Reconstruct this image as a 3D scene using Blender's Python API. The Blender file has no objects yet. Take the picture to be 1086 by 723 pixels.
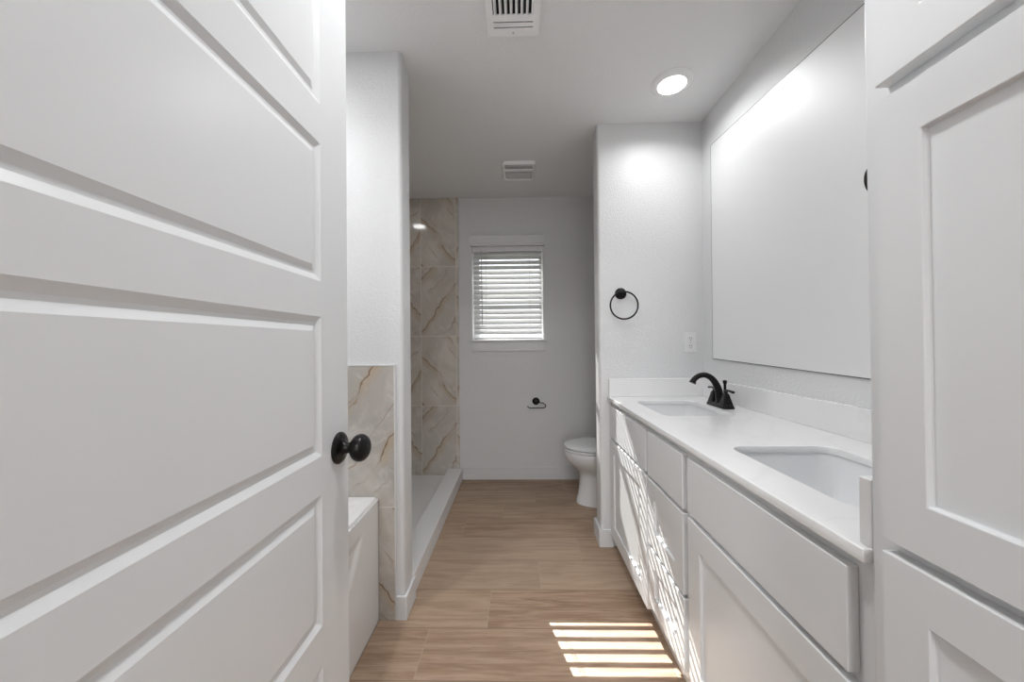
import bpy, bmesh, math, random
from mathutils import Vector, Matrix
random.seed(7)
S = bpy.context.scene
C = S.collection
PI = math.pi

# ------------------------------------------------------------------ camera
H = 1.1689
r_ = Vector((0.99976432, 0.01956933, -0.00939959))
u_ = Vector((0.00954626, -0.00741486, 0.99992694))
f_ = Vector((-0.0194982, 0.99978101, 0.00759993))
cd = bpy.data.cameras.new('camera'); cam = bpy.data.objects.new('camera', cd); C.objects.link(cam)
M4 = Matrix((r_, u_, -f_)).transposed().to_4x4(); M4.translation = (0, 0, H)
cam.matrix_world = M4
cd.sensor_width = 36; cd.sensor_fit = 'HORIZONTAL'; cd.lens = 390 / 1086 * 36; cd.clip_start = .01
S.camera = cam
# ------------------------------------------------------------------ colour management
S.view_settings.view_transform = 'Standard'; S.view_settings.look = 'None'
S.view_settings.gamma = 1; S.view_settings.use_curve_mapping = False
S.view_settings.exposure = 0.40
# ------------------------------------------------------------------ sky, sun and lamps
SKY = 1.8; SUN = 15.0
LAMP = {'vanity': 2.1, 'tub': 7.5, 'shower': .6, 'hall_fill': 5.6, 'bedroom': 22.0, 'window': 14.0}  # the hall, bedroom and window entries feed added, unseen fill lights
W = bpy.data.worlds.new('world'); S.world = W; W.use_nodes = True
bg = W.node_tree.nodes['Background']; bg.inputs[0].default_value = (.93, .96, 1, 1); bg.inputs[1].default_value = SKY
sl = bpy.data.lights.new('sun', 'SUN'); sl.energy = SUN; sl.angle = math.radians(.12); sl.color = (1, .97, .93)
so = bpy.data.objects.new('sun', sl); C.objects.link(so)
sd = Vector((.262, -1, -.75)).normalized()
so.rotation_euler = sd.to_track_quat('-Z', 'Y').to_euler(); so.location = (-1, 7, 5)

# ------------------------------------------------------------------ materials
def mat(name, col, rough=.5, metal=0, spec=.5, bump=None, coat=0):
    m = bpy.data.materials.new(name); m.use_nodes = True
    nt = m.node_tree; b = nt.nodes['Principled BSDF']
    b.inputs['Base Color'].default_value = (*col, 1); b.inputs['Roughness'].default_value = rough
    b.inputs['Metallic'].default_value = metal; b.inputs['Specular IOR Level'].default_value = spec
    b.inputs['Coat Weight'].default_value = coat; b.inputs['Coat Roughness'].default_value = .08
    tc = nt.nodes.new('ShaderNodeTexCoord'); n = nt.nodes.new('ShaderNodeTexNoise')
    nt.links.new(tc.outputs['Object'], n.inputs['Vector'])
    sc, st, dist = bump if bump else (60, .02, .0005)
    n.inputs['Scale'].default_value = sc; n.inputs['Detail'].default_value = 3
    bp = nt.nodes.new('ShaderNodeBump'); bp.inputs['Strength'].default_value = st; bp.inputs['Distance'].default_value = dist
    nt.links.new(n.outputs['Fac'], bp.inputs['Height']); nt.links.new(bp.outputs['Normal'], b.inputs['Normal'])
    return m
def nd(nt, op, a, b=None, c=None):
    n = nt.nodes.new('ShaderNodeMath'); n.operation = op
    for i, v in enumerate((a, b, c)):
        if v is None: continue
        if isinstance(v, (int, float)): n.inputs[i].default_value = v
        else: nt.links.new(v, n.inputs[i])
    return n.outputs[0]
def mixc(nt, fac, a, b):
    n = nt.nodes.new('ShaderNodeMix'); n.data_type = 'RGBA'
    for k, v in ((0, fac), (6, a), (7, b)):
        if isinstance(v, (int, float)): n.inputs[k].default_value = v
        elif isinstance(v, tuple): n.inputs[k].default_value = (*v, 1)
        else: nt.links.new(v, n.inputs[k])
    return n.outputs[2]
def comb(nt, x, y, z):
    n = nt.nodes.new('ShaderNodeCombineXYZ')
    for i, v in enumerate((x, y, z)):
        if isinstance(v, (int, float)): n.inputs[i].default_value = v
        else: nt.links.new(v, n.inputs[i])
    return n.outputs[0]
def noise(nt, vec, scale, detail=4, rough=.5, dist=0):
    n = nt.nodes.new('ShaderNodeTexNoise'); nt.links.new(vec, n.inputs['Vector'])
    n.inputs['Scale'].default_value = scale; n.inputs['Detail'].default_value = detail
    n.inputs['Roughness'].default_value = rough; n.inputs['Distortion'].default_value = dist
    return n.outputs['Fac']
def sstep(nt, v, a, b):
    n = nt.nodes.new('ShaderNodeMapRange'); n.interpolation_type = 'SMOOTHSTEP'
    nt.links.new(v, n.inputs[0]); n.inputs[1].default_value = a; n.inputs[2].default_value = b
    return n.outputs[0]

PAINT = (.735, .74, .745)
m_wall = mat('wall_paint', PAINT, .42, bump=(120, .7, .003))
m_ceil = mat('ceiling_paint', (.87, .872, .875), .6, bump=(120, .5, .002))
m_trim = mat('trim_paint', (.74, .745, .75), .35)
m_door = mat('door_paint', (.755, .765, .775), .3, bump=(400, .08, .0006))
m_cab = mat('cabinet_paint', (.755, .765, .775), .3, bump=(300, .05, .0005))
m_black = mat('matte_black_metal', (.012, .011, .011), .32, .6, bump=(90, .02, .0003))
m_porc = mat('porcelain', (.78, .79, .80), .1, coat=.5)
m_acr = mat('tub_acrylic', (.80, .80, .80), .13, coat=.3)
m_pan = mat('shower_pan', (.80, .80, .80), .35)
m_plastic = mat('white_plastic', (.80, .80, .80), .4)
m_vent = mat('vent_enamel', (.96, .96, .96), .4)
m_dark = mat('dark_void', (.015, .015, .015), .9)
m_chrome = mat('chrome', (.75, .75, .75), .12, 1)
m_slat = mat('blind_slat', (.68, .68, .68), .5)
m_vinyl = mat('window_vinyl', (.82, .82, .82), .4)
m_grey = mat('fan_lens', (.6, .6, .6), .35)
m_mirror = mat('mirror_silver', (.87, .875, .88), .55, .35, bump=(5, 0, .0001))
m_medge = mat('mirror_edge', (.10, .10, .10), .3, .5)

def glass_mat():
    m = bpy.data.materials.new('window_glass'); m.use_nodes = True
    nt = m.node_tree; nt.nodes.clear()
    o = nt.nodes.new('ShaderNodeOutputMaterial'); mx = nt.nodes.new('ShaderNodeMixShader')
    t = nt.nodes.new('ShaderNodeBsdfTransparent'); g = nt.nodes.new('ShaderNodeBsdfGlossy')
    t.inputs[0].default_value = (.95, .96, .96, 1); g.inputs['Roughness'].default_value = .02; mx.inputs[0].default_value = .05
    nt.links.new(t.outputs[0], mx.inputs[1]); nt.links.new(g.outputs[0], mx.inputs[2]); nt.links.new(mx.outputs[0], o.inputs[0])
    return m
m_glass = glass_mat()
def lens_mat(e):
    m = mat('lamp_lens', (.9, .9, .9), .5); b = m.node_tree.nodes['Principled BSDF']
    b.inputs['Emission Color'].default_value = (1, .98, .95, 1); b.inputs['Emission Strength'].default_value = e
    return m
m_lens = lens_mat(6)

def floor_mat():
    m = bpy.data.materials.new('wood_look_plank_tile'); m.use_nodes = True
    nt = m.node_tree; b = nt.nodes['Principled BSDF']
    tc = nt.nodes.new('ShaderNodeTexCoord'); sx = nt.nodes.new('ShaderNodeSeparateXYZ'); nt.links.new(tc.outputs['Object'], sx.inputs[0])
    X, Y = sx.outputs[0], sx.outputs[1]
    PW, PL = .2378, .925
    v = nd(nt, 'DIVIDE', nd(nt, 'SUBTRACT', Y, 1.281), PW)
    row = nd(nt, 'FLOOR', v); fv = nd(nt, 'SUBTRACT', v, row)
    u = nd(nt, 'DIVIDE', nd(nt, 'SUBTRACT', nd(nt, 'ADD', X, .38), nd(nt, 'MULTIPLY', row, .236)), PL)
    col = nd(nt, 'FLOOR', u); fu = nd(nt, 'SUBTRACT', u, col)
    dv = nd(nt, 'MULTIPLY', nd(nt, 'MINIMUM', fv, nd(nt, 'SUBTRACT', 1, fv)), PW)
    du = nd(nt, 'MULTIPLY', nd(nt, 'MINIMUM', fu, nd(nt, 'SUBTRACT', 1, fu)), PL)
    d = nd(nt, 'MINIMUM', dv, du)
    grout = nd(nt, 'SUBTRACT', 1, sstep(nt, d, .0010, .0020))
    wn = nt.nodes.new('ShaderNodeTexWhiteNoise'); wn.noise_dimensions = '3D'
    nt.links.new(comb(nt, row, col, 3.3), wn.inputs['Vector']); rnd = wn.outputs['Value']
    gx = nd(nt, 'ADD', nd(nt, 'MULTIPLY', X, 1.0), nd(nt, 'MULTIPLY', rnd, 37))
    vec = comb(nt, gx, nd(nt, 'MULTIPLY', Y, 9), nd(nt, 'MULTIPLY', rnd, 11))
    g1 = noise(nt, vec, 2.2, 5, .55, 1.2)
    vec2 = comb(nt, nd(nt, 'MULTIPLY', gx, 2), nd(nt, 'MULTIPLY', Y, 40), rnd)
    g2 = noise(nt, vec2, 2.2, 6, .7, .6)
    vec3 = comb(nt, gx, nd(nt, 'MULTIPLY', Y, 2.2), rnd)
    g3 = noise(nt, vec3, 2.0, 2, .5, .5)
    a = mixc(nt, sstep(nt, g1, .34, .66), (.245, .145, .085), (.45, .31, .21))
    a = mixc(nt, nd(nt, 'MULTIPLY', sstep(nt, g2, .45, .66), .6), a, (.50, .385, .295))
    a = mixc(nt, nd(nt, 'MULTIPLY', sstep(nt, g2, .5, .34), .55), a, (.20, .13, .09))
    a = mixc(nt, nd(nt, 'MULTIPLY', g3, .35), a, (.38, .265, .185))
    a = mixc(nt, nd(nt, 'MULTIPLY', rnd, .55), a, (.50, .38, .28))
    rowj = nd(nt, 'SUBTRACT', 1, sstep(nt, dv, .0010, .0028))
    a = mixc(nt, nd(nt, 'MULTIPLY', grout, .8), a, (.44, .35, .28))
    a = mixc(nt, nd(nt, 'MULTIPLY', rowj, .85), a, (.20, .13, .09))
    nt.links.new(a, b.inputs['Base Color']); b.inputs['Roughness'].default_value = .5
    bp = nt.nodes.new('ShaderNodeBump'); bp.inputs['Strength'].default_value = .25; bp.inputs['Distance'].default_value = .002
    hh = nd(nt, 'SUBTRACT', nd(nt, 'MULTIPLY', g2, .4), grout)
    nt.links.new(hh, bp.inputs['Height']); nt.links.new(bp.outputs['Normal'], b.inputs['Normal'])
    return m
m_floor = floor_mat()

def marble_mat(name, x0, pw, z0, ph, axis=0, seed=0.0, warm=1.0):
    """cream onyx-look tile, grout lines at x0+k*pw and z0+k*ph (z0 a joint)"""
    m = bpy.data.materials.new(name); m.use_nodes = True
    nt = m.node_tree; b = nt.nodes['Principled BSDF']
    tc = nt.nodes.new('ShaderNodeTexCoord'); sx = nt.nodes.new('ShaderNodeSeparateXYZ'); nt.links.new(tc.outputs['Object'], sx.inputs[0])
    X = sx.outputs[axis]; Z = sx.outputs[2]
    u = nd(nt, 'DIVIDE', nd(nt, 'SUBTRACT', X, x0), pw); cu = nd(nt, 'FLOOR', u); fu = nd(nt, 'SUBTRACT', u, cu)
    v = nd(nt, 'DIVIDE', nd(nt, 'SUBTRACT', Z, z0), ph); cv = nd(nt, 'FLOOR', v); fv = nd(nt, 'SUBTRACT', v, cv)
    du = nd(nt, 'MULTIPLY', nd(nt, 'MINIMUM', fu, nd(nt, 'SUBTRACT', 1, fu)), pw)
    dv = nd(nt, 'MULTIPLY', nd(nt, 'MINIMUM', fv, nd(nt, 'SUBTRACT', 1, fv)), ph)
    grout = nd(nt, 'SUBTRACT', 1, sstep(nt, nd(nt, 'MINIMUM', du, dv), .0012, .0024))
    # every other tile shares a print
    par = nd(nt, 'MODULO', nd(nt, 'ABSOLUTE', nd(nt, 'ADD', cv, cu)), 2)
    lx = nd(nt, 'ADD', nd(nt, 'MULTIPLY', fu, pw), nd(nt, 'MULTIPLY', cu, 1.7)); lz = nd(nt, 'MULTIPLY', fv, ph)
    # domain warp
    base = comb(nt, lx, nd(nt, 'ADD', nd(nt, 'MULTIPLY', par, 5.3), seed), lz)
    w1 = nd(nt, 'MULTIPLY', nd(nt, 'SUBTRACT', noise(nt, base, 5, 4, .55), .5), .22)
    # diagonal direction flips with the print
    sgn = nd(nt, 'SUBTRACT', nd(nt, 'MULTIPLY', par, 2), 1)
    t = nd(nt, 'ADD', nd(nt, 'ADD', nd(nt, 'MULTIPLY', nd(nt, 'MULTIPLY', lx, sgn), 1.15), nd(nt, 'MULTIPLY', lz, .85)), w1)
    t = nd(nt, 'ADD', t, seed)
    def vein(period, off, wd):
        q = nd(nt, 'DIVIDE', nd(nt, 'ADD', t, off), period)
        fr = nd(nt, 'FRACT', q); dd = nd(nt, 'MULTIPLY', nd(nt, 'ABSOLUTE', nd(nt, 'SUBTRACT', fr, .5)), period)
        return nd(nt, 'SUBTRACT', 1, sstep(nt, dd, 0, wd))
    br = sstep(nt, noise(nt, base, 4.0, 2), .30, .48)
    v1 = nd(nt, 'MULTIPLY', vein(.37, .10, .009), br)
    v1w = nd(nt, 'MULTIPLY', vein(.37, .118, .06), br)
    v2 = nd(nt, 'MULTIPLY', vein(.23, .05, .010), sstep(nt, noise(nt, base, 6, 2), .42, .6))
    cl = noise(nt, base, 3.2, 5, .6, .8)
    cl2 = noise(nt, base, 9, 5, .6, 1.5)
    a = mixc(nt, sstep(nt, cl, .35, .7), (.47*warm+.10, .43*warm+.10, .38*warm+.10), (.70, .66, .60))
    a = mixc(nt, nd(nt, 'MULTIPLY', sstep(nt, cl2, .5, .72), .45), a, (.74, .73, .71))
    a = mixc(nt, nd(nt, 'MULTIPLY', v1w, .5), a, (.50, .37, .23))
    a = mixc(nt, nd(nt, 'MULTIPLY', v2, .6), a, (.34, .23, .14))
    a = mixc(nt, nd(nt, 'MULTIPLY', v1, .9), a, (.20, .115, .055))
    a = mixc(nt, nd(nt, 'MULTIPLY', grout, .95), a, (.84, .83, .80))
    nt.links.new(a, b.inputs['Base Color']); b.inputs['Roughness'].default_value = .09
    bp = nt.nodes.new('ShaderNodeBump'); bp.inputs['Strength'].default_value = .3; bp.inputs['Distance'].default_value = .001; bp.invert = True
    nt.links.new(grout, bp.inputs['Height']); nt.links.new(bp.outputs['Normal'], b.inputs['Normal'])
    return m
m_tile_b = marble_mat('onyx_tile_back', -.848, .3048, .0365, .6025, 0, .06)
m_tile_s = marble_mat('onyx_tile_side', 0, .3048, .0365, .6025, 1, .31)
m_tile_t = marble_mat('onyx_tile_tub', -1.38, .845, .4775, .6025, 0, .43, .8)

def quartz_mat():
    m = mat('white_quartz', (.84, .84, .84), .14)
    nt = m.node_tree; b = nt.nodes['Principled BSDF']
    tc = nt.nodes['Texture Coordinate']
    n1 = noise(nt, tc.outputs['Object'], 1.6, 4, .5, 1.5)
    v = nd(nt, 'SUBTRACT', 1, sstep(nt, nd(nt, 'ABSOLUTE', nd(nt, 'SUBTRACT', n1, .5)), 0, .03))
    nt.links.new(mixc(nt, nd(nt, 'MULTIPLY', v, .12), (.84, .84, .84), (.6, .6, .6)), b.inputs['Base Color'])
    return m
m_quartz = quartz_mat()

# ------------------------------------------------------------------ helpers
def link(name, bm, m, parent=None, loc=None, smooth=False, bevel=0, seg=2, off=None):
    me = bpy.data.meshes.new(name)
    bmesh.ops.remove_doubles(bm, verts=bm.verts, dist=1e-6)
    bmesh.ops.recalc_face_normals(bm, faces=bm.faces); bm.to_mesh(me); bm.free()
    if off is not None: me.transform(Matrix.Translation(-Vector(off)))
    me.materials.append(m)
    if smooth:
        for p in me.polygons: p.use_smooth = True
    o = bpy.data.objects.new(name, me); C.objects.link(o)
    if off is not None and parent is None: o.location = off
    if loc is not None: o.location = loc
    if parent is not None: o.parent = parent
    if bevel:
        b = o.modifiers.new('bevel', 'BEVEL'); b.width = bevel; b.segments = seg; b.limit_method = 'ANGLE'; b.angle_limit = math.radians(35)
        b.harden_normals = False
    if smooth:
        me.set_sharp_from_angle(angle=math.radians(38))
    return o
def box(bm, x0, x1, y0, y1, z0, z1):
    v = [bm.verts.new((x, y, z)) for x in (x0, x1) for y in (y0, y1) for z in (z0, z1)]
    for f in ((0, 1, 3, 2), (4, 6, 7, 5), (0, 4, 5, 1), (2, 3, 7, 6), (0, 2, 6, 4), (1, 5, 7, 3)): bm.faces.new([v[i] for i in f])
def bx(*a):
    bm = bmesh.new()
    if isinstance(a[0], (tuple, list)):
        for q in a: box(bm, *q)
    else: box(bm, *a)
    return bm
def loft(bm, rings, cap0=True, cap1=True):
    vs = [[bm.verts.new(p) for p in r] for r in rings]; n = len(vs[0])
    for a, b in zip(vs, vs[1:]):
        for i in range(n): bm.faces.new((a[i], a[(i+1) % n], b[(i+1) % n], b[i]))
    if cap0: bm.faces.new(vs[0][::-1])
    if cap1: bm.faces.new(vs[-1])
def lathe(bm, prof, c=(0, 0, 0), axis='Z', n=40, cap0=True, cap1=True):
    """prof: (radius, height along axis)"""
    rings = []
    for r, h in prof:
        ring = []
        for i in range(n):
            a = 2*PI*i/n; p, q = r*math.cos(a), r*math.sin(a)
            v = {'Z': (p, q, h), 'X': (h, p, q), 'Y': (p, h, q)}[axis]
            ring.append((v[0]+c[0], v[1]+c[1], v[2]+c[2]))
        rings.append(ring)
    loft(bm, rings, cap0, cap1)
def tube(bm, pts, rad, n=14, closed=False):
    pts = [Vector(p) for p in pts]; N = len(pts); rings = []
    rads = rad if isinstance(rad, (list, tuple)) else [rad]*N
    prev = None
    for i, p in enumerate(pts):
        if closed: t = (pts[(i+1) % N]-pts[i-1]).normalized()
        else: t = (pts[min(i+1, N-1)]-pts[max(i-1, 0)]).normalized()
        if prev is None:
            a = Vector((0, 0, 1)) if abs(t.z) < .9 else Vector((1, 0, 0)); s = t.cross(a).normalized()
        else: s = (prev - t*prev.dot(t)).normalized()
        prev = s; w = t.cross(s)
        rr = rads[i]; ra, rb = rr if isinstance(rr, (tuple, list)) else (rr, rr)
        rings.append([p + s*ra*math.cos(2*PI*k/n) + w*rb*math.sin(2*PI*k/n) for k in range(n)])
    if closed: loft(bm, rings+[rings[0]], False, False)
    else: loft(bm, rings)
def smooth_path(P, k=8):
    P = [Vector(p) for p in P]; out = []
    Q = [P[0]*2-P[1]] + P + [P[-1]*2-P[-2]]
    for i in range(1, len(Q)-2):
        for j in range(k):
            t = j/k; a, b, c, d = Q[i-1:i+3]
            out.append(.5*((2*b)+(-a+c)*t+(2*a-5*b+4*c-d)*t*t+(-a+3*b-3*c+d)*t**3))
    out.append(P[-1]); return out
def rrect(x0, x1, y0, y1, r, z, n=8):
    out = []
    for cx, cy, a0 in ((x1-r, y1-r, 0), (x0+r, y1-r, PI/2), (x0+r, y0+r, PI), (x1-r, y0+r, 1.5*PI)):
        for k in range(n+1):
            a = a0+PI/2*k/n; out.append((cx+r*math.cos(a), cy+r*math.sin(a), z))
    return out
def thing(name, label, cat, loc=(0, 0, 0), group=None):
    o = bpy.data.objects.new(name, None); o.empty_display_size = .05; C.objects.link(o); o.location = loc
    o['label'] = label; o['category'] = cat
    if group: o['group'] = group
    return o
def tag(o, label, cat, group=None):
    o['label'] = label; o['category'] = cat
    if group: o['group'] = group
    return o
def struct(name, bm, m, bevel=0, **k):
    o = link(name, bm, m, bevel=bevel, **k); o['kind'] = 'structure'; return o
def dup(root, loc, label):
    c = root.copy(); C.objects.link(c); c.location = loc; c['label'] = label
    for ch in root.children:
        d = ch.copy(); C.objects.link(d); d.parent = c
        for g in ch.children:
            e = g.copy(); C.objects.link(e); e.parent = d
    return c
def plate(outer, holes, z0, z1):
    """flat slab in XY with holes, from closed 2D outlines"""
    cu = bpy.data.curves.new('t', 'CURVE'); cu.dimensions = '2D'; cu.fill_mode = 'BOTH'; cu.extrude = (z1-z0)/2
    for pts in [outer]+holes:
        s = cu.splines.new('POLY'); s.points.add(len(pts)-1)
        for i, p in enumerate(pts): s.points[i].co = (p[0], p[1], 0, 1)
        s.use_cyclic_u = True
    o = bpy.data.objects.new('t', cu); C.objects.link(o)
    me = bpy.data.meshes.new_from_object(o.evaluated_get(bpy.context.evaluated_depsgraph_get()))
    bm = bmesh.new(); bm.from_mesh(me)
    bmesh.ops.translate(bm, verts=bm.verts, vec=(0, 0, (z0+z1)/2))
    bpy.data.objects.remove(o); bpy.data.curves.remove(cu); bpy.data.meshes.remove(me)
    return bm

# ------------------------------------------------------------------ room
CE = 2.44
XL, XR, YB, YP, YF = -1.38, 1.0624, 3.1857, 2.134, .03
WX0, WX1, WZ0, WZ1 = -.405, .210, 1.205, 2.02     # window opening
struct('floor', bx(-2.6, 2.6, -3.6, YB+.16, -.05, 0), m_floor)
struct('ceiling', bx(-2.6, 2.6, -3.6, YB+.16, CE, CE+.05), m_ceil)
struct('wall_back', bx((XL-.1, WX0, YB, YB+.16, 0, CE), (WX1, XR+.1, YB, YB+.16, 0, CE),
                       (WX0, WX1, YB, YB+.16, 0, WZ0), (WX0, WX1, YB, YB+.16, WZ1, CE)), m_wall)
struct('wall_left', bx(XL-.1, XL, YF, YB, 0, CE), m_wall)
struct('wall_right', bx(XR, XR+.1, YF, YB, 0, CE), m_wall)
struct('wall_front', bx((-2.5, -.44, YF-.12, YF, 0, CE), (.47, 2.5, YF-.12, YF, 0, CE), (-.44, .47, YF-.12, YF, 2.07, CE)), m_wall)
def rpart(x0, x1, y0, y1, corners, z1=CE, r=.016):
    """wall stub with bullnose corners; corners: list of which of (x1y1,x0y1,x0y0,x1y0) are rounded"""
    out = []
    for i, (cx, cy, sx, sy, a0) in enumerate(((x1, y1, -1, -1, 0), (x0, y1, 1, -1, PI/2), (x0, y0, 1, 1, PI), (x1, y0, -1, 1, 1.5*PI))):
        if i in corners:
            for k in range(7):
                a = a0+PI/2*k/6; out.append((cx+sx*r+r*math.cos(a), cy+sy*r+r*math.sin(a)))
        else: out.append((cx, cy))
    bm = bmesh.new(); loft(bm, [[(p[0], p[1], 0) for p in out], [(p[0], p[1], z1) for p in out]]); return bm
LY0, LY1, LX = 1.572, 1.700, -.5012
struct('wall_left_partition', rpart(XL, LX, LY0, LY1, (0, 3)), m_wall, smooth=True)
RX, RY1 = .4618, 2.262
struct('wall_right_partition', rpart(RX, XR, YP, RY1, (1, 2)), m_wall, smooth=True)
# bedroom shell behind the camera
struct('wall_bedroom_back', bx((-2.6, -.9, -3.6, -3.5, 0, CE), (.9, 2.6, -3.6, -3.5, 0, CE), (-.9, .9, -3.6, -3.5, 0, .7), (-.9, .9, -3.6, -3.5, 2.1, CE)), m_wall)
struct('window_added', bx((-.9, -.85, -3.58, -3.53, .7, 2.1), (.85, .9, -3.58, -3.53, .7, 2.1), (-.85, .85, -3.58, -3.53, .7, .75), (-.85, .85, -3.58, -3.53, 2.05, 2.1), (-.02, .02, -3.58, -3.53, .75, 2.05)), m_vinyl)  # unseen window frame, added to hold the fill light
L = bpy.data.lights.new('bedroom_fill', 'AREA'); L.shape = 'RECTANGLE'; L.size = 1.7; L.size_y = 1.3; L.energy = LAMP['window']; L.color = (.96, .98, 1)  # area fill light added to brighten the bathroom from behind the camera
lo = bpy.data.objects.new('bedroom_fill', L); C.objects.link(lo); lo.location = (0, -3.52, 1.4); lo.rotation_euler = (PI/2, 0, 0)
# ground outside the bathroom window
m_ground = mat('dry_lawn', (.13, .13, .09), .9, bump=(30, .5, .01))
struct('ground', bx(-14, 14, YB+.17, 24, -.35, -.25), m_ground)
struct('wall_bedroom_left', bx(-2.6, -2.5, -3.5, YF, 0, CE), m_wall)
struct('wall_bedroom_right', bx(2.5, 2.6, -3.5, YF, 0, CE), m_wall)
# baseboards
bt, bh = .014, .1
def bboard(name, outline):
    bm = bmesh.new(); loft(bm, [[(x, y, 0) for x, y in outline], [(x, y, bh-.004) for x, y in outline], [(x, y, bh) for x, y in outline]])
    return struct(name, bm, m_trim, bevel=.0025)
struct('baseboard_back', bx(-.497, XR, YB-bt, YB, 0, .108), m_trim, bevel=.003)
bboard('baseboard_left', [(-.532, LY0-bt), (LX+bt, LY0-bt), (LX+bt, LY1), (LX, LY1), (LX, LY0), (-.532, LY0)])
bboard('baseboard_right', [(.530, YP-bt), (RX-bt, YP-bt), (RX-bt, RY1+bt), (XR, RY1+bt), (XR, RY1), (RX, RY1), (RX, YP), (.530, YP)])
struct('baseboard_alcove', bx(XR-bt, XR, RY1+bt, YB-bt, 0, .108), m_trim, bevel=.003)

# shower wall tile, tub surround tile
struct('wall_tile_back', bx(XL, -.520, YB-.010, YB, .03, CE), m_tile_b)
struct('wall_tile_left', bx(XL, XL+.010, LY1, YB-.010, .03, CE), m_tile_s)
struct('wall_tile_shower_side', bx(XL+.01, -.56, LY1, LY1+.010, .03, CE), m_tile_t)
struct('trim_1', bx(-.520, -.5165, YB-.012, YB, .0996, CE), m_trim)
struct('wall_tile_tub', bx(XL, -.537, LY0-.010, LY0, 0, 1.080), m_tile_t)
struct('trim_2', bx((-.537, -.5325, LY0-.012, LY0, 0, 1.0835), (XL, -.537, LY0-.012, LY0, 1.080, 1.0845)), m_trim)
struct('wall_tile_tub_long', bx(XL, XL+.010, YF, LY0-.010, 0, 1.08), m_tile_s)

# ------------------------------------------------------------------ window
wy = YB+.105
win = bpy.data.objects.new('window_1', None); C.objects.link(win); win.location = (0, 0, 0); win['kind'] = 'structure'
def ring_frame(x0, x1, z0, z1, l, r, b, t, y0, y1):
    return bx((x0, x0+l, y0, y1, z0, z1), (x1-r, x1, y0, y1, z0, z1), (x0+l, x1-r, y0, y1, z0, z0+b), (x0+l, x1-r, y0, y1, z1-t, z1))
link('window_frame', ring_frame(WX0, WX1, WZ0, WZ1, .050, .025, .016, .07, wy, wy+.055), m_vinyl, win, bevel=.002)
zm = 1.60
link('sash', bx((WX0+.05, WX1-.025, wy+.006, wy+.03, zm-.020, zm+.020),), m_vinyl, win, bevel=.002)
link('glass_pane', bx(WX0+.05, WX1-.025, wy+.012, wy+.016, WZ0+.016, zm-.02), m_glass, win)
link('glass_pane', bx(WX0+.05, WX1-.025, wy+.030, wy+.034, zm+.02, WZ1-.07), m_glass, win)
sill = bx((-.432, .238, YB-.030, YB, 1.188, 1.205), (WX0+.001, WX1-.001, YB, wy, 1.1885, 1.2055))
link('window_sill', sill, m_trim, win, bevel=.003)
link('apron', bx(-.412, .220, YB-.016, YB, 1.105, 1.188), m_trim, win, bevel=.003)

# ------------------------------------------------------------------ large objects : bathroom door
XD = -.40
def nested(bm, rings_yz, X, sgn, last_face=True):
    """rings_yz: list of (y0,y1,z0,z1,depth) nested rectangles on plane x=X, depth into -sgn"""
    vs = [[bm.verts.new((X-sgn*d, y, z)) for y, z in ((y0, z0), (y1, z0), (y1, z1), (y0, z1))] for y0, y1, z0, z1, d in rings_yz]
    for a, b in zip(vs, vs[1:]):
        for i in range(4): bm.faces.new((a[i], a[(i+1) % 4], b[(i+1) % 4], b[i]))
    if last_face: bm.faces.new(vs[-1])
def paneled(y0, y1, z0, z1, X, th, cells, prof, both=False):
    """door slab whose +X... face at X (facing sgn) has recessed cells; X face faces away from X-sgn*th"""
    bm = bmesh.new(); sgn = 1 if th > 0 else -1; t = abs(th)
    faces = [(X, sgn)] + ([(X-sgn*t, -sgn)] if both else [])
    for XX, sg in faces:
        zs = sorted({z0, z1} | {c[2] for c in cells} | {c[3] for c in cells})
        ya, yb = cells[0][0], cells[0][1]
        def q(a, b, c, d): bm.faces.new([bm.verts.new((XX, y, z)) for y, z in ((a, c), (b, c), (b, d), (a, d))])
        for za, zb in zip(zs, zs[1:]):
            q(y0, ya, za, zb); q(yb, y1, za, zb)
            if (ya, yb, za, zb) in cells:
                nested(bm, [(ya+i, yb-i, za+i, zb-i, d) for i, d in prof], XX, sg)
            else: q(ya, yb, za, zb)
    zz = sorted({z0, z1} | {c[2] for c in cells} | {c[3] for c in cells})
    A, B = X, X-sgn*t
    for za, zb in zip(zz, zz[1:]):
        for y in (y0, y1):
            bm.faces.new([bm.verts.new(p) for p in ((A, y, za), (A, y, zb), (B, y, zb), (B, y, za))])
    for z in (z0, z1):
        for a, b in ((y0, cells[0][0]), (cells[0][0], cells[0][1]), (cells[0][1], y1)):
            bm.faces.new([bm.verts.new(p) for p in ((A, a, z), (A, b, z), (B, b, z), (B, a, z))])
    if not both: bm.faces.new([bm.verts.new((B, y, z)) for y, z in ((y0, z0), (y1, z0), (y1, z1), (y0, z1))])
    bmesh.ops.remove_doubles(bm, verts=bm.verts, dist=1e-5)
    return bm
DY0, DY1 = .040, .850
panels = [(DY0+.115, DY1-.114, a, b) for a, b in ((.255, .529), (.607, .870), (.946, 1.227), (1.299, 1.578), (1.658, 1.930))]
door = thing('bathroom_door', 'open white five-panel interior door filling the left of the picture', 'door', (XD, DY1, 0))
link('door_leaf', paneled(DY0, DY1, .010, 2.042, XD, .035, panels, [(0, 0), (.002, .001), (.012, .0065), (.018, .0065), (.029, .0015)], both=True), m_door, door, off=(XD, DY1, 0), bevel=.0012, seg=1)
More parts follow.
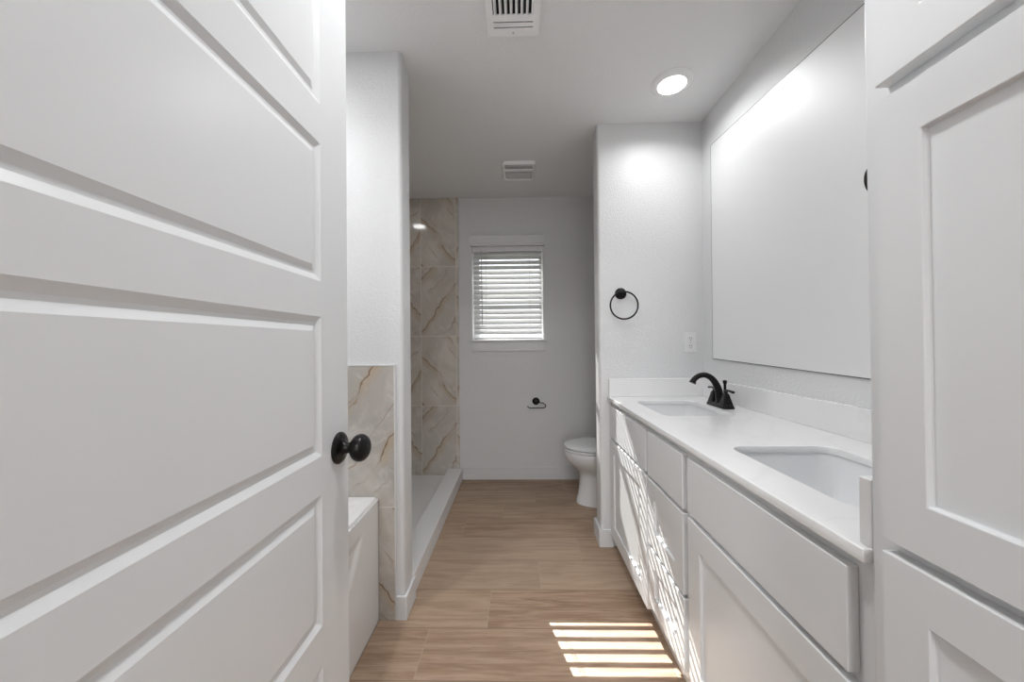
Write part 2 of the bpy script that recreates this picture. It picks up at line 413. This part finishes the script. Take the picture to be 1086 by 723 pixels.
def knob(sg, name='door_knob'):
    X = XD if sg > 0 else XD-.035
    kb = bmesh.new(); c = (X, .806, .943)
    lathe(kb, [(0.001, .0), (.0345, .0), (.0345, sg*.003), (.031, sg*.007), (.024, sg*.0095), (.016, sg*.012), (.0125, sg*.016), (.0115, sg*.026), (.012, sg*.029)], c, 'X')
    o = link(name, kb, m_black, door, smooth=True, off=(XD, DY1, 0))
    kb = bmesh.new(); prof = []
    for i in range(17):
        a = PI*i/16; prof.append((max(.0005, .030*math.sin(a)**.9), sg*(.0475-.021*math.cos(a))))
    lathe(kb, prof, c, 'X')
    k = link('knob_grip', kb, m_black, o, smooth=True, off=(XD, DY1, 0))
knob(1); knob(-1)
lb = bmesh.new(); box(lb, XD-.029, XD-.006, DY1, DY1+.0015, .915, .972)
link('latch_plate', lb, m_black, door, off=(XD, DY1, 0))

# ------------------------------------------------------------------ vanity cabinet
XF, XC = .510, .530            # door front plane, face frame plane
VY0, VY1 = .5545, YP-.001
van = thing('vanity_cabinet', 'long white shaker bathroom vanity cabinet under the quartz countertop', 'cabinet', (XC, (VY0+VY1)/2, 0))
VO = tuple(van.location)
link('cabinet_body', bx((XC, XC+.018, VY0, 1.513, .125, .8385), (XC, XC+.018, 1.513, VY1, .085, .8385),
    (XC+.018, XR-.004, VY0, VY0+.016, .10, .8385), (XC+.018, XR-.004, VY1-.016, VY1, .085, .8385),
    (XC+.018, XR-.004, VY0+.016, VY1-.016, .125, .141), (XR-.013, XR-.004, VY0+.016, VY1-.016, .141, .8385)), m_cab, van, off=VO, bevel=.0012)
link('toe_kick', bx(XC+.034, XC+.050, VY0+.01, VY1-.002, 0, .125), m_cab, van, off=VO)
shk = [(0, 0), (.0008, .008)]
def shaker(name, y0, y1, z0, z1, w, parent, O, X=XF, m=m_cab, ws=None, flip=-1):
    ws = ws or w
    bm = paneled(y0, y1, z0, z1, X, flip*.0195, [(y0+ws, y1-ws, z0+w, z1-w)], shk)
    return link(name, bm, m, parent, off=O, bevel=.0012, seg=1)
def slab(name, y0, y1, z0, z1, parent, O):
    return link(name, bx(XF, XC-.0005, y0, y1, z0, z1), m_cab, parent, off=O, bevel=.0018)
slab('false_drawer_front', 1.513, 2.100, .642, .815, van, VO)
slab('drawer', 1.175, 1.490, .642, .815, van, VO)
slab('false_drawer_front', .590, 1.140, .649, .815, van, VO)
shaker('cabinet_door', 1.513, 2.100, .085, .628, .072, van, VO)
shaker('drawer', 1.175, 1.490, .372, .628, .066, van, VO)
shaker('drawer', 1.175, 1.490, .130, .358, .060, van, VO)
shaker('cabinet_door', .590, 1.140, .130, .634, .072, van, VO)

# countertop with two sink cut-outs
XE = .5037; ZT, ZU = .8611, .8405
SK = [(.607, .905, 1.545, 1.955), (.612, .905, .690, 1.100)]
top = thing('countertop', 'white quartz double-sink countertop along the right wall', 'countertop', (XE, (VY0+VY1)/2, ZU))
TO = tuple(top.location)
outer = [(XE, VY0), (XR-.001, VY0), (XR-.001, VY1), (XE, VY1)]
holes = [[(p[0], p[1]) for p in rrect(a, b, c, d, .045, 0)] for a, b, c, d in SK]
link('slab', plate(outer, holes, ZU, ZT), m_quartz, top, off=TO, bevel=.002)
link('backsplash', bx(XR-.021, XR-.001, VY0, VY1-.02, ZT, ZT+.102), m_quartz, top, off=TO, bevel=.002)
link('side_splash', bx(XE+.008, XR-.001, VY1-.02, VY1, ZT, ZT+.102), m_quartz, top, off=TO, bevel=.002)
link('side_splash', bx(XE+.013, XR-.0215, VY0, VY0+.02, ZT, ZT+.102), m_quartz, top, off=TO, bevel=.002)
# sinks
def make_sink(a, b, c, d, label):
    cx, cy = (a+b)/2, (c+d)/2; z = ZU-.0005
    s = thing('undermount_sink', label, 'sink', (cx, cy, z-.15), 'undermount sinks in the vanity top')
    bm = bmesh.new()
    R = lambda g, r, zz: rrect(a-g, b+g, c-g, d+g, r, zz)
    rings = [R(.020, .06, z), R(.004, .048, z), R(.002, .046, z-.01), R(-.010, .045, z-.06), R(-.022, .045, z-.115), R(-.045, .05, z-.138), R(-.09, .05, z-.146), R(-.125, .022, z-.149)]
    out = [R(-.12, .022, z-.157), R(-.04, .05, z-.150), R(-.008, .045, z-.12), R(.010, .05, z-.012), R(.020, .06, z-.010)]
    loft(bm, rings+[R(-.135, .01, z-.1495)], False, True)
    loft(bm, [R(-.135, .01, z-.158)]+out+[rings[0]], True, False)
    link('basin', bm, m_porc, s, smooth=True, off=(cx, cy, z-.15))
    bm = bmesh.new(); lathe(bm, [(.0005, 0), (.020, 0), (.022, .002), (.022, .004), (.015, .0045), (.0005, .003)], (cx, cy, z-.1495), 'Z', 28)
    link('drain', bm, m_black, s, smooth=True, off=(cx, cy, z-.15))
    return s
make_sink(*SK[0], 'white rectangular undermount sink at the far end of the countertop')
make_sink(*SK[1], 'white rectangular undermount sink in the near half of the countertop')

# faucet
def make_faucet(loc, label):
    f = thing('faucet', label, 'faucet', loc, 'black centerset faucets')
    # base plate (long in Y)
    bm = bmesh.new()
    loft(bm, [rrect(-.027, .027, -.082, .082, .012, 0), rrect(-.027, .027, -.082, .082, .012, .008), rrect(-.021, .021, -.076, .076, .010, .018)])
    link('base_plate', bm, m_black, f, smooth=True)
    # gooseneck spout toward -X
    P = smooth_path([(0, 0, .012), (-.001, 0, .045), (-.010, 0, .088), (-.032, 0, .128), (-.064, 0, .149), (-.096, 0, .147), (-.120, 0, .130), (-.130, 0, .112)], 6)
    n = len(P); rad = [(.023-.0105*min(1, i/(n*.6)), .020-.0075*min(1, i/(n*.6))) for i in range(n)]
    for i in range(n-5, n): rad[i] = (.0130+.0009*(i-n+5), .0130+.0009*(i-n+5))
    bm = bmesh.new(); tube(bm, P, rad, 18)
    link('spout', bm, m_black, f, smooth=True)
    bm = bmesh.new(); lathe(bm, [(.006, .05), (.006, .105), (.008, .108), (.0095, .116), (.0085, .124), (.001, .126)], (.024, 0, 0), 'Z', 16); 
    link('lift_rod', bm, m_black, f, smooth=True)
    for sg in (-1, 1):
        y = sg*.052
        bm = bmesh.new()
        loft(bm, [rrect(-.024, .024, y-.024, y+.024, .006, .010), rrect(-.022, .022, y-.022, y+.022, .006, .020), rrect(-.014, .014, y-.014, y+.014, .005, .052), rrect(-.011, .011, y-.011, y+.011, .004, .064), rrect(-.006, .006, y-.006, y+.006, .003, .070), rrect(-.006, .006, y-.006, y+.006, .003, .078)])
        h = link('handle_body', bm, m_black, f, smooth=True)
        bm = bmesh.new()
        tube(bm, smooth_path([(0, y-sg*.012, .080), (0, y+sg*.008, .083), (.002, y+sg*.030, .083), (.003, y+sg*.052, .080)], 4), [(.0065, .0055)]*4+[(.0075, .005)]*5+[(.0085, .0055)]*4, 12)
        link('lever', bm, m_black, h, smooth=True)
    return f
f1 = make_faucet((.955, 1.775, ZT), 'matte black two-handle faucet behind the far sink')

# ------------------------------------------------------------------ tall linen cabinet
TX, TD = .517, .497
tall = thing('linen_cabinet', 'tall white shaker linen cabinet at the right edge of the picture', 'cabinet', (TX, .30, 0))
O = tuple(tall.location)
TY0 = YF+.002
link('cabinet_body', bx((TX, XR-.001, TY0, VY0-.0005, .10, CE-.001), (TX+.05, XR-.02, TY0, VY0-.02, 0, .10)), m_cab, tall, off=O, bevel=.003)
for z0, z1 in ((.110, .881), (.898, 1.4965), (1.519, 2.36)):
    shaker('cabinet_door', TY0+.03, .519, z0, z1, .066, tall, O, X=TD, ws=.058)

# ------------------------------------------------------------------ mirror
mv = [(2.190, 0), ]
bm = bmesh.new()
P2 = [(.70, 1.039), (2.030, 1.077), (2.0225, 2.243), (.70, 2.166)]
loft(bm, [[(XR-.007, y, z) for y, z in P2], [(XR-.001, y, z) for y, z in P2]])
mir = thing('vanity_mirror', 'large frameless wall mirror above the double-sink countertop', 'mirror', (XR-.004, 1.36, 1.04))
mo = link('mirror_glass', bm, m_mirror, mir, off=tuple(mir.location))
mo.data.materials.append(m_medge)
for p in mo.data.polygons:
    if abs(p.normal.x) < .5: p.material_index = 1

bm = bmesh.new()
PC = [(sum(p[0] for p in P2)/4, sum(p[1] for p in P2)/4)]*4
ins = [(y+(.0025 if y < 1.3 else -.0025), z+(.0025 if z < 1.6 else -.0025)) for y, z in P2]
for k in range(4):
    a, b = P2[k], P2[(k+1) % 4]; c, d = ins[(k+1) % 4], ins[k]
    loft(bm, [[(XR-.0074, y, z) for y, z in (a, b, c, d)], [(XR-.0071, y, z) for y, z in (a, b, c, d)]])
link('mirror_edge', bm, m_medge, mir, off=tuple(mir.location))

# ------------------------------------------------------------------ bathtub
tx, ty0, ty1, tz = -.6118, YF+.003, LY0-.0105, .5225
tub = thing('bathtub', 'white alcove bathtub with smooth apron behind the open door', 'bathtub', ((XL+.011+tx)/2, (ty0+ty1)/2, 0))
TB = tuple(tub.location)
x0t = XL+.0115
bm = bmesh.new()
R = lambda gx, gy, r, z: rrect(x0t+gx, tx-gx, ty0+gy, ty1-gy, r, z)
loft(bm, [R(.0, .0, .004, .46), R(0, 0, .004, tz-.006), R(.004, .004, .006, tz), R(.055, .07, .10, tz), R(.062, .078, .10, tz-.008), R(.075, .11, .11, .40), R(.10, .17, .12, .20), R(.15, .25, .12, .15), R(.2, .35, .1, .145)], False, True)
loft(bm, [R(.0, .0, .004, .46), R(.05, .04, .1, .44), R(.08, .14, .12, .19), R(.15, .3, .1, .13)], False, True)
link('basin', bm, m_acr, tub, off=TB, smooth=True)
# apron: surface with a raised curved field (height map over y,z)
bm = bmesh.new(); NY, NZ = 150, 60; g = []
def apx(y, z):
    # lower sculpted line sweeping up towards the far end
    s = (y-ty0)/(ty1-ty0); ln = .10+.30*max(0, (s-.55)/.33)**2.2
    e = min(1, max(0, (z-ln)/.03)); e = e*e*(3-2*e)
    far = min(1, max(0, (.925-s)/.03)); far = far*far*(3-2*far)
    topf = min(1, max(0, (tz-.065-z)/.05)); topf = topf*topf*(3-2*topf)
    return tx - .010*(e*far*topf)
for i in range(NY+1):
    y = ty0+(ty1-ty0)*i/NY
    g.append([bm.verts.new((apx(y, .0+(tz-.008)*j/NZ), y, .0+(tz-.008)*j/NZ)) for j in range(NZ+1)])
for i in range(NY):
    for j in range(NZ): bm.faces.new((g[i][j], g[i+1][j], g[i+1][j+1], g[i][j+1]))
ap = link('apron', bm, m_acr, tub, off=TB, smooth=True)
sm = ap.modifiers.new('thick', 'SOLIDIFY'); sm.thickness = .006; sm.offset = -1
# little printed maker's mark on the apron, near the far end just under the rim
mk = bmesh.new()
def blob(y, z, a, b):
    loft(mk, [[(tx+h, y+a*math.cos(2*PI*k/14), z+b*math.sin(2*PI*k/14)) for k in range(14)] for h in (-.001, .0006)])
blob(1.452, .462, .0085, .009)
for k, yy in enumerate((1.471, 1.481, 1.490)): box(mk, tx-.001, tx+.0006, yy-.003, yy+.003, .459, .465)
link('maker_mark', mk, m_dark, tub, off=TB)

# ------------------------------------------------------------------ shower base
sh = thing('shower_base', 'white shower pan with raised curb in front of the marbled tile', 'shower pan', (-.56, (LY1+YB)/2, 0))
SO = tuple(sh.location)
link('curb', bx(-.6226, -.4985, LY1+.0005, YB-.0125, 0, .0996), m_pan, sh, off=SO, bevel=.004)
bm = bmesh.new(); ys = LY1+.0105; ye = YB-.0105; xa = XL+.0105; xb = -.623; cxp, cyp = -.98, 2.45
for q in [((xa, ys), (xb, ys)), ((xb, ys), (xb, ye)), ((xb, ye), (xa, ye)), ((xa, ye), (xa, ys))]:
    (a, b), (c, d) = q
    a2, b2, c2, d2 = [v for v in (cxp+(a-cxp)*.08, cyp+(b-cyp)*.08, cxp+(c-cxp)*.08, cyp+(d-cyp)*.08)]
    bm.faces.new([bm.verts.new(p) for p in ((a, b, .040), (c, d, .040), (c2, d2, .026), (a2, b2, .026))])
    bm.faces.new([bm.verts.new(p) for p in ((a, b, .040), (c, d, .040), (c, d, 0), (a, b, 0))])
bm.faces.new([bm.verts.new((cxp+(x-cxp)*.08, cyp+(y-cyp)*.08, .026)) for x, y in ((xa, ys), (xb, ys), (xb, ye), (xa, ye))])
bm.faces.new([bm.verts.new((x, y, 0)) for x, y in ((xa, ys), (xb, ys), (xb, ye), (xa, ye))])
link('pan_floor', bm, m_pan, sh, off=SO)
bm = bmesh.new(); lathe(bm, [(.001, 0), (.05, 0), (.05, .003), (.001, .004)], (cxp, cyp, .0262), 'Z', 30)
link('drain', bm, m_chrome, sh, off=SO)

# ------------------------------------------------------------------ toilet
tcy = 2.735
toi = thing('toilet', 'white two-piece toilet with closed lid in the alcove beyond the partition', 'toilet', (.68, tcy, 0))
TOo = tuple(toi.location)
def egg(xf, xb, hw, z, n=48, p=2.3, cfrac=.42):
    cx = xf+(xb-xf)*cfrac; out = []
    for k in range(n):
        a = 2*PI*k/n; c, s = math.cos(a), math.sin(a)
        rx = (cx-xf) if c < 0 else (xb-cx)
        e = 2/p
        ex = 1 if c < 0 else .75
        out.append((cx+rx*math.copysign(abs(c)**ex, c), tcy+hw*math.copysign(abs(s)**(.92 if c < 0 else .8), s), z))
    return out
bm = bmesh.new()
loft(bm, [egg(.410, .93, .118, 0), egg(.411, .93, .117, .020), egg(.424, .92, .108, .06), egg(.434, .91, .104, .13), egg(.437, .90, .108, .20), egg(.424, .885, .120, .235), egg(.396, .87, .138, .262), egg(.362, .86, .158, .292), egg(.336, .855, .174, .325), egg(.325, .85, .183, .355), egg(.323, .85, .185, .378), egg(.328, .848, .182, .386)])
link('bowl', bm, m_porc, toi, smooth=True, off=TOo)
bm = bmesh.new()
loft(bm, [egg(.326, .80, .182, .389), egg(.322, .80, .186, .393), egg(.322, .80, .186, .402), egg(.326, .80, .182, .406)])
link('seat', bm, m_porc, toi, smooth=True, off=TOo)
bm = bmesh.new()
loft(bm, [egg(.330, .80, .180, .410), egg(.325, .80, .185, .414), egg(.325, .80, .185, .423), egg(.334, .795, .177, .431), egg(.38, .78, .14, .436), egg(.46, .72, .07, .438)])
link('lid', bm, m_porc, toi, smooth=True, off=TOo)
bm = bmesh.new()
loft(bm, [rrect(.815, 1.035, tcy-.19, tcy+.19, .03, .387), rrect(.80, 1.04, tcy-.21, tcy+.21, .035, .42), rrect(.79, 1.042, tcy-.22, tcy+.22, .035, .70)])
link('tank', bm, m_porc, toi, smooth=True, off=TOo)
bm = bmesh.new()
loft(bm, [rrect(.782, 1.043, tcy-.228, tcy+.228, .035, .701), rrect(.778, 1.045, tcy-.232, tcy+.232, .035, .712), rrect(.778, 1.045, tcy-.232, tcy+.232, .035, .728), rrect(.79, 1.04, tcy-.222, tcy+.222, .035, .737)])
tl = link('tank_lid', bm, m_porc, toi, smooth=True, off=TOo)
bm = bmesh.new(); lathe(bm, [(.012, .788), (.012, .778)], (0, tcy-.16, .655), 'X', 16); tube(bm, [(.779, tcy-.16, .655), (.774, tcy-.12, .652), (.774, tcy-.08, .648)], .005, 10)
link('flush_lever', bm, m_chrome, toi, smooth=True, off=TOo)

# ------------------------------------------------------------------ window blind
bl = thing('window_blind', 'white horizontal slat blind with valance covering the back window', 'blind', (0, YB+.035, WZ0))
BO = tuple(bl.location)
bm = bmesh.new()
prof = [(0, 2.016), (.030, 2.016), (.030, 2.030), (.038, 2.036), (.042, 2.090), (.044, 2.096), (0, 2.096)]
loft(bm, [[(x-(.003 if k else -.003)*0, YB-.0008-d, z) for d, z in prof] for k, x in enumerate((-.425, .228))])
link('valance', bm, m_trim, bl, off=BO, bevel=.0015)
link('head_rail', bx(-.400, .205, YB+.012, YB+.058, 1.975, 2.018), m_vinyl, bl, off=BO)
pitch = .0435; zb = WZ0+.030; nsl = 17; ph = math.radians(51.5); ybl = YB+.036
for k in range(nsl):
    z = zb+.012+pitch*(k+.6); bm = bmesh.new()
    pts = []
    for j in range(7):
        w = (j/6-.5)*.049; c = .0012*(1-(2*j/6-1)**2)
        pts.append((w*math.cos(ph)-c*math.sin(ph), w*math.sin(ph)+c*math.cos(ph)))
    ring = lambda x: [(x, ybl+a, z+b+.0013) for a, b in pts]+[(x, ybl+a, z+b-.0013) for a, b in pts[::-1]]
    loft(bm, [ring(-.392), ring(.200)])
    link('slat', bm, m_slat, bl, off=BO)
link('bottom_rail', bx(-.392, .200, ybl-.024, ybl+.024, WZ0+.006, WZ0+.020), m_slat, bl, off=BO, bevel=.002)
for x in (-.285, .095):
    link('ladder_cord', bx((x-.0012, x+.0012, ybl-.0222, ybl-.0210, WZ0+.018, 1.98), (x-.0012, x+.0012, ybl+.0210, ybl+.0222, WZ0+.018, 1.98)), m_slat, bl, off=BO)
bm = bmesh.new(); tube(bm, [(-.322, YB+.004, 1.985), (-.321, YB+.003, 1.66), (-.317, YB+.002, 1.335)], .0036, 8)
link('tilt_wand', bm, m_grey, bl, off=BO, smooth=True)

# ------------------------------------------------------------------ ceiling fixtures
def can_light(x, y, key, label):
    t = thing('recessed_light', label, 'ceiling light', (x, y, CE), 'recessed ceiling lights')
    bm = bmesh.new(); lathe(bm, [(.066, -.013), (.074, -.0135), (.088, -.010), (.098, -.004), (.100, 0), (.060, 0)], (0, 0, 0), 'Z', 56, False, False)
    link('trim_ring', bm, m_vent, t, smooth=True)
    bm = bmesh.new(); lathe(bm, [(.067, -.010), (.067, -.0125), (.04, -.0150), (.001, -.0158)], (0, 0, 0), 'Z', 56)
    link('lens', bm, m_lens, t, smooth=True)
    L = bpy.data.lights.new('lamp_light', 'AREA'); L.shape = 'DISK'; L.size = .13; L.energy = LAMP[key]; L.color = (.985, .99, 1); L.spread = math.radians(150 if key in ('vanity', 'hall_fill') else 180)
    lo = bpy.data.objects.new('lamp_light', L); C.objects.link(lo); lo.parent = t; lo.location = (0, 0, -.018)
    return t
can_light(.760, 1.807, 'vanity', 'round recessed ceiling light glowing above the vanity countertop')
can_light(-1.05, .90, 'tub', 'round recessed ceiling light above the bathtub, hidden behind the open door')
can_light(-1.05, 2.47, 'shower', 'round recessed ceiling light over the shower, seen only mirrored in the tile')
can_light(0, .75, 'hall_fill', 'unseen recessed ceiling light added as fill above the doorway end, nearest the camera')  # added out of view to brighten the door and cabinet fronts
# unseen bedroom lamp, added behind the camera as fill light
t = thing('bedroom_fill_lamp', 'unseen round flush bedroom lamp added behind the camera as fill', 'ceiling light', (0, -1.7, CE))
bm = bmesh.new(); lathe(bm, [(.001, -.07), (.12, -.06), (.20, -.035), (.22, 0)], (0, 0, 0), 'Z', 48); link('fill_lamp_shade', bm, m_lens, t, smooth=True)
L = bpy.data.lights.new('lamp_light', 'AREA'); L.shape = 'DISK'; L.size = .42; L.energy = LAMP['bedroom']; L.color = (.98, .99, 1)
lo = bpy.data.objects.new('lamp_light', L); C.objects.link(lo); lo.parent = t; lo.location = (0, 0, -.08)

# supply air register
V0, V1, W0, W1 = -.115, .092, 1.145, 1.500
vent = thing('air_vent', 'white rectangular air supply register on the ceiling at the top edge', 'air vent', ((V0+V1)/2, (W0+W1)/2, CE))
VT = tuple(vent.location)
bm = plate([(V0, W0), (V1, W0), (V1, W1), (V0, W1)],
           [[(V0+.026, 1.245), (V1-.026, 1.245), (V1-.026, 1.400), (V0+.026, 1.400)]]
           + [[(V0+.026, y-.003), (V1-.026, y-.003), (V1-.026, y+.003), (V0+.026, y+.003)] for y in (1.434, 1.458, 1.187, 1.211)], CE-.010, CE-.006)
link('frame', bm, m_vent, vent, off=VT)
link('rim', bx((V0, V0+.003, W0, W1, CE-.008, CE), (V1-.003, V1, W0, W1, CE-.008, CE), (V0, V1, W0, W0+.003, CE-.008, CE), (V0, V1, W1-.003, W1, CE-.008, CE)), m_vent, vent, off=VT)
link('duct_shade', bx(V0+.006, V1-.006, W0+.006, W1-.006, CE-.0022, CE-.0005), m_dark, vent, off=VT)  # near-black plate under an uncut ceiling; the duct's shade put into its colour
for k in range(8):
    x = V0+.034+.0205*k; bm = bmesh.new()
    loft(bm, [[(x-.004, y, CE-.0125), (x+.0005, y, CE-.0125), (x+.0065, y, CE-.003), (x+.002, y, CE-.003)] for y in (1.243, 1.402)])
    link('slat', bm, m_vent, vent, off=VT)
for y in (W0+.016, W1-.016):
    bm = bmesh.new(); lathe(bm, [(.0005, -.0130), (.0032, -.0125), (.004, -.010)], ((V0+V1)/2, y, CE), 'Z', 14); link('screw', bm, m_grey, vent, off=VT)

# exhaust fan
fx0, fx1, fy0, fy1 = -.112, .128, 2.545, 2.820
fan = thing('exhaust_fan', 'small white rounded exhaust fan cover on the ceiling before the window', 'exhaust fan', ((fx0+fx1)/2, (fy0+fy1)/2, CE))
FO = tuple(fan.location)
bm = bmesh.new()
def fr(g, r, z, bow=0):
    out = []
    for x, y, _ in rrect(fx0+g, fx1-g, fy0+g, fy1-g, r, 0):
        u = (x-(fx0+fx1)/2)/((fx1-fx0)/2); out.append((x, y, CE-z-bow*(1-u*u)))
    return out
loft(bm, [fr(0, .030, 0), fr(.0, .030, .012), fr(.005, .028, .020, .002), fr(.014, .024, .022, .003), fr(.020, .02, .018, .002), fr(.021, .02, .004)], False, False)
link('frame', bm, m_vent, fan, smooth=True, off=FO)
link('grille_panel', bx(fx0+.020, fx1-.020, fy0+.020, fy1-.020, CE-.011, CE-.008), m_grey, fan, off=FO)
bm = bmesh.new()
N = 16; ymid = 2.655
rings = []
for k in range(N+1):
    x = fx0+.018+(fx1-fx0-.036)*k/N; u = 2*k/N-1; z = CE-.020-.010*(1-u*u)
    y = ymid-.020*(1-u*u)
    rings.append([(x, y-.012, z), (x, y+.012, z), (x, y+.012, z+.010), (x, y-.012, z+.010)])
loft(bm, rings); link('crossbar', bm, m_vent, fan, off=FO)
for y in (2.575, 2.592, 2.72, 2.745, 2.77):
    link('louver', bx(fx0+.026, fx1-.026, y-.003, y+.003, CE-.0145, CE-.010), m_plastic, fan, off=FO)

# ------------------------------------------------------------------ wall fittings
# towel ring
tr = thing('towel_ring', 'black towel ring mounted on the partition wall above the counter', 'towel ring', (.588, YP, 1.452))
bm = bmesh.new(); lathe(bm, [(.001, 0), (.033, 0), (.033, -.004), (.028, -.009), (.018, -.012), (.011, -.016), (.010, -.040), (.015, -.044), (.016, -.054), (.010, -.060), (.001, -.062)], (0, 0, 0), 'Y')
link('mount', bm, m_black, tr, smooth=True)
bm = bmesh.new(); tube(bm, [(.006+.0775*math.cos(2*PI*k/56), -.050, -.072+.0775*math.sin(2*PI*k/56)) for k in range(56)], .0047, 12, True)
link('ring', bm, m_black, tr, smooth=True)
# toilet paper holder
tp = thing('toilet_paper_holder', 'black empty toilet paper holder on the grey back wall beneath the window', 'toilet paper holder', (.140, YB, .672))
bm = bmesh.new(); lathe(bm, [(.001, 0), (.032, 0), (.032, -.005), (.026, -.010), (.013, -.014), (.012, -.045), (.008, -.050), (.001, -.051)], (0, 0, 0), 'Y')
link('mount', bm, m_black, tp, smooth=True)
bm = bmesh.new(); tube(bm, smooth_path([(.0, -.045, -.006), (.045, -.047, -.007), (.068, -.049, -.016), (.081, -.05, -.032), (.074, -.05, -.045), (.055, -.05, -.050), (0, -.05, -.050), (-.054, -.05, -.050), (-.066, -.05, -.044), (-.076, -.05, -.037)], 6), .0042, 12)
link('arm', bm, m_black, tp, smooth=True)
# outlet
ou = thing('wall_outlet', 'white duplex power outlet on the partition wall beside the mirror', 'outlet', (.982, YP, 1.167))
bm = bmesh.new(); loft(bm, [[(x, -.0005-d, z) for x, z, _ in rrect(-.0365+g, .0365-g, -.0575+g, .0575-g, .004, 0, 4)] for g, d in ((0, 0), (0, .003), (.003, .006))])
link('cover_plate', bm, m_plastic, ou)
for sz in (-.0215, .0215):
    bm = bmesh.new(); loft(bm, [[(x, -.006-d, z+sz) for x, z, _ in rrect(-.0165+g, .0165-g, -.014+g, .014-g, .008, 0, 5)] for g, d in ((0, 0), (.0003, .002))])
    rc = link('receptacle', bm, m_plastic, ou)
    link('slots', bx((-.0075, -.0050, -.0086, -.0079, sz-.001, sz+.008), (.0050, .0075, -.0086, -.0079, sz-.001, sz+.007), (-.0022, .0022, -.0086, -.0079, sz-.010, sz-.0055)), m_dark, rc)
bm = bmesh.new(); lathe(bm, [(.0032, -.006), (.0028, -.0072), (.0005, -.0075)], (0, 0, 0), 'Y', 12); link('screw', bm, m_chrome, ou)
# robe hook on far side of the linen cabinet
rh = thing('robe_hook', 'black round wall hook on the far side of the linen cabinet', 'hook', (.549, VY0-.0006, 1.409))
bm = bmesh.new(); lathe(bm, [(.001, 0), (.031, 0), (.031, .005), (.024, .010), (.012, .014), (.010, .018)], (0, 0, 0), 'Y')
link('mount', bm, m_black, rh, smooth=True)
bm = bmesh.new(); tube(bm, smooth_path([(0, .014, 0), (0, .020, -.003), (0, .024, -.010), (.002, .026, -.018)], 5), .0045, 12)
link('hook_arm', bm, m_black, rh, smooth=True)
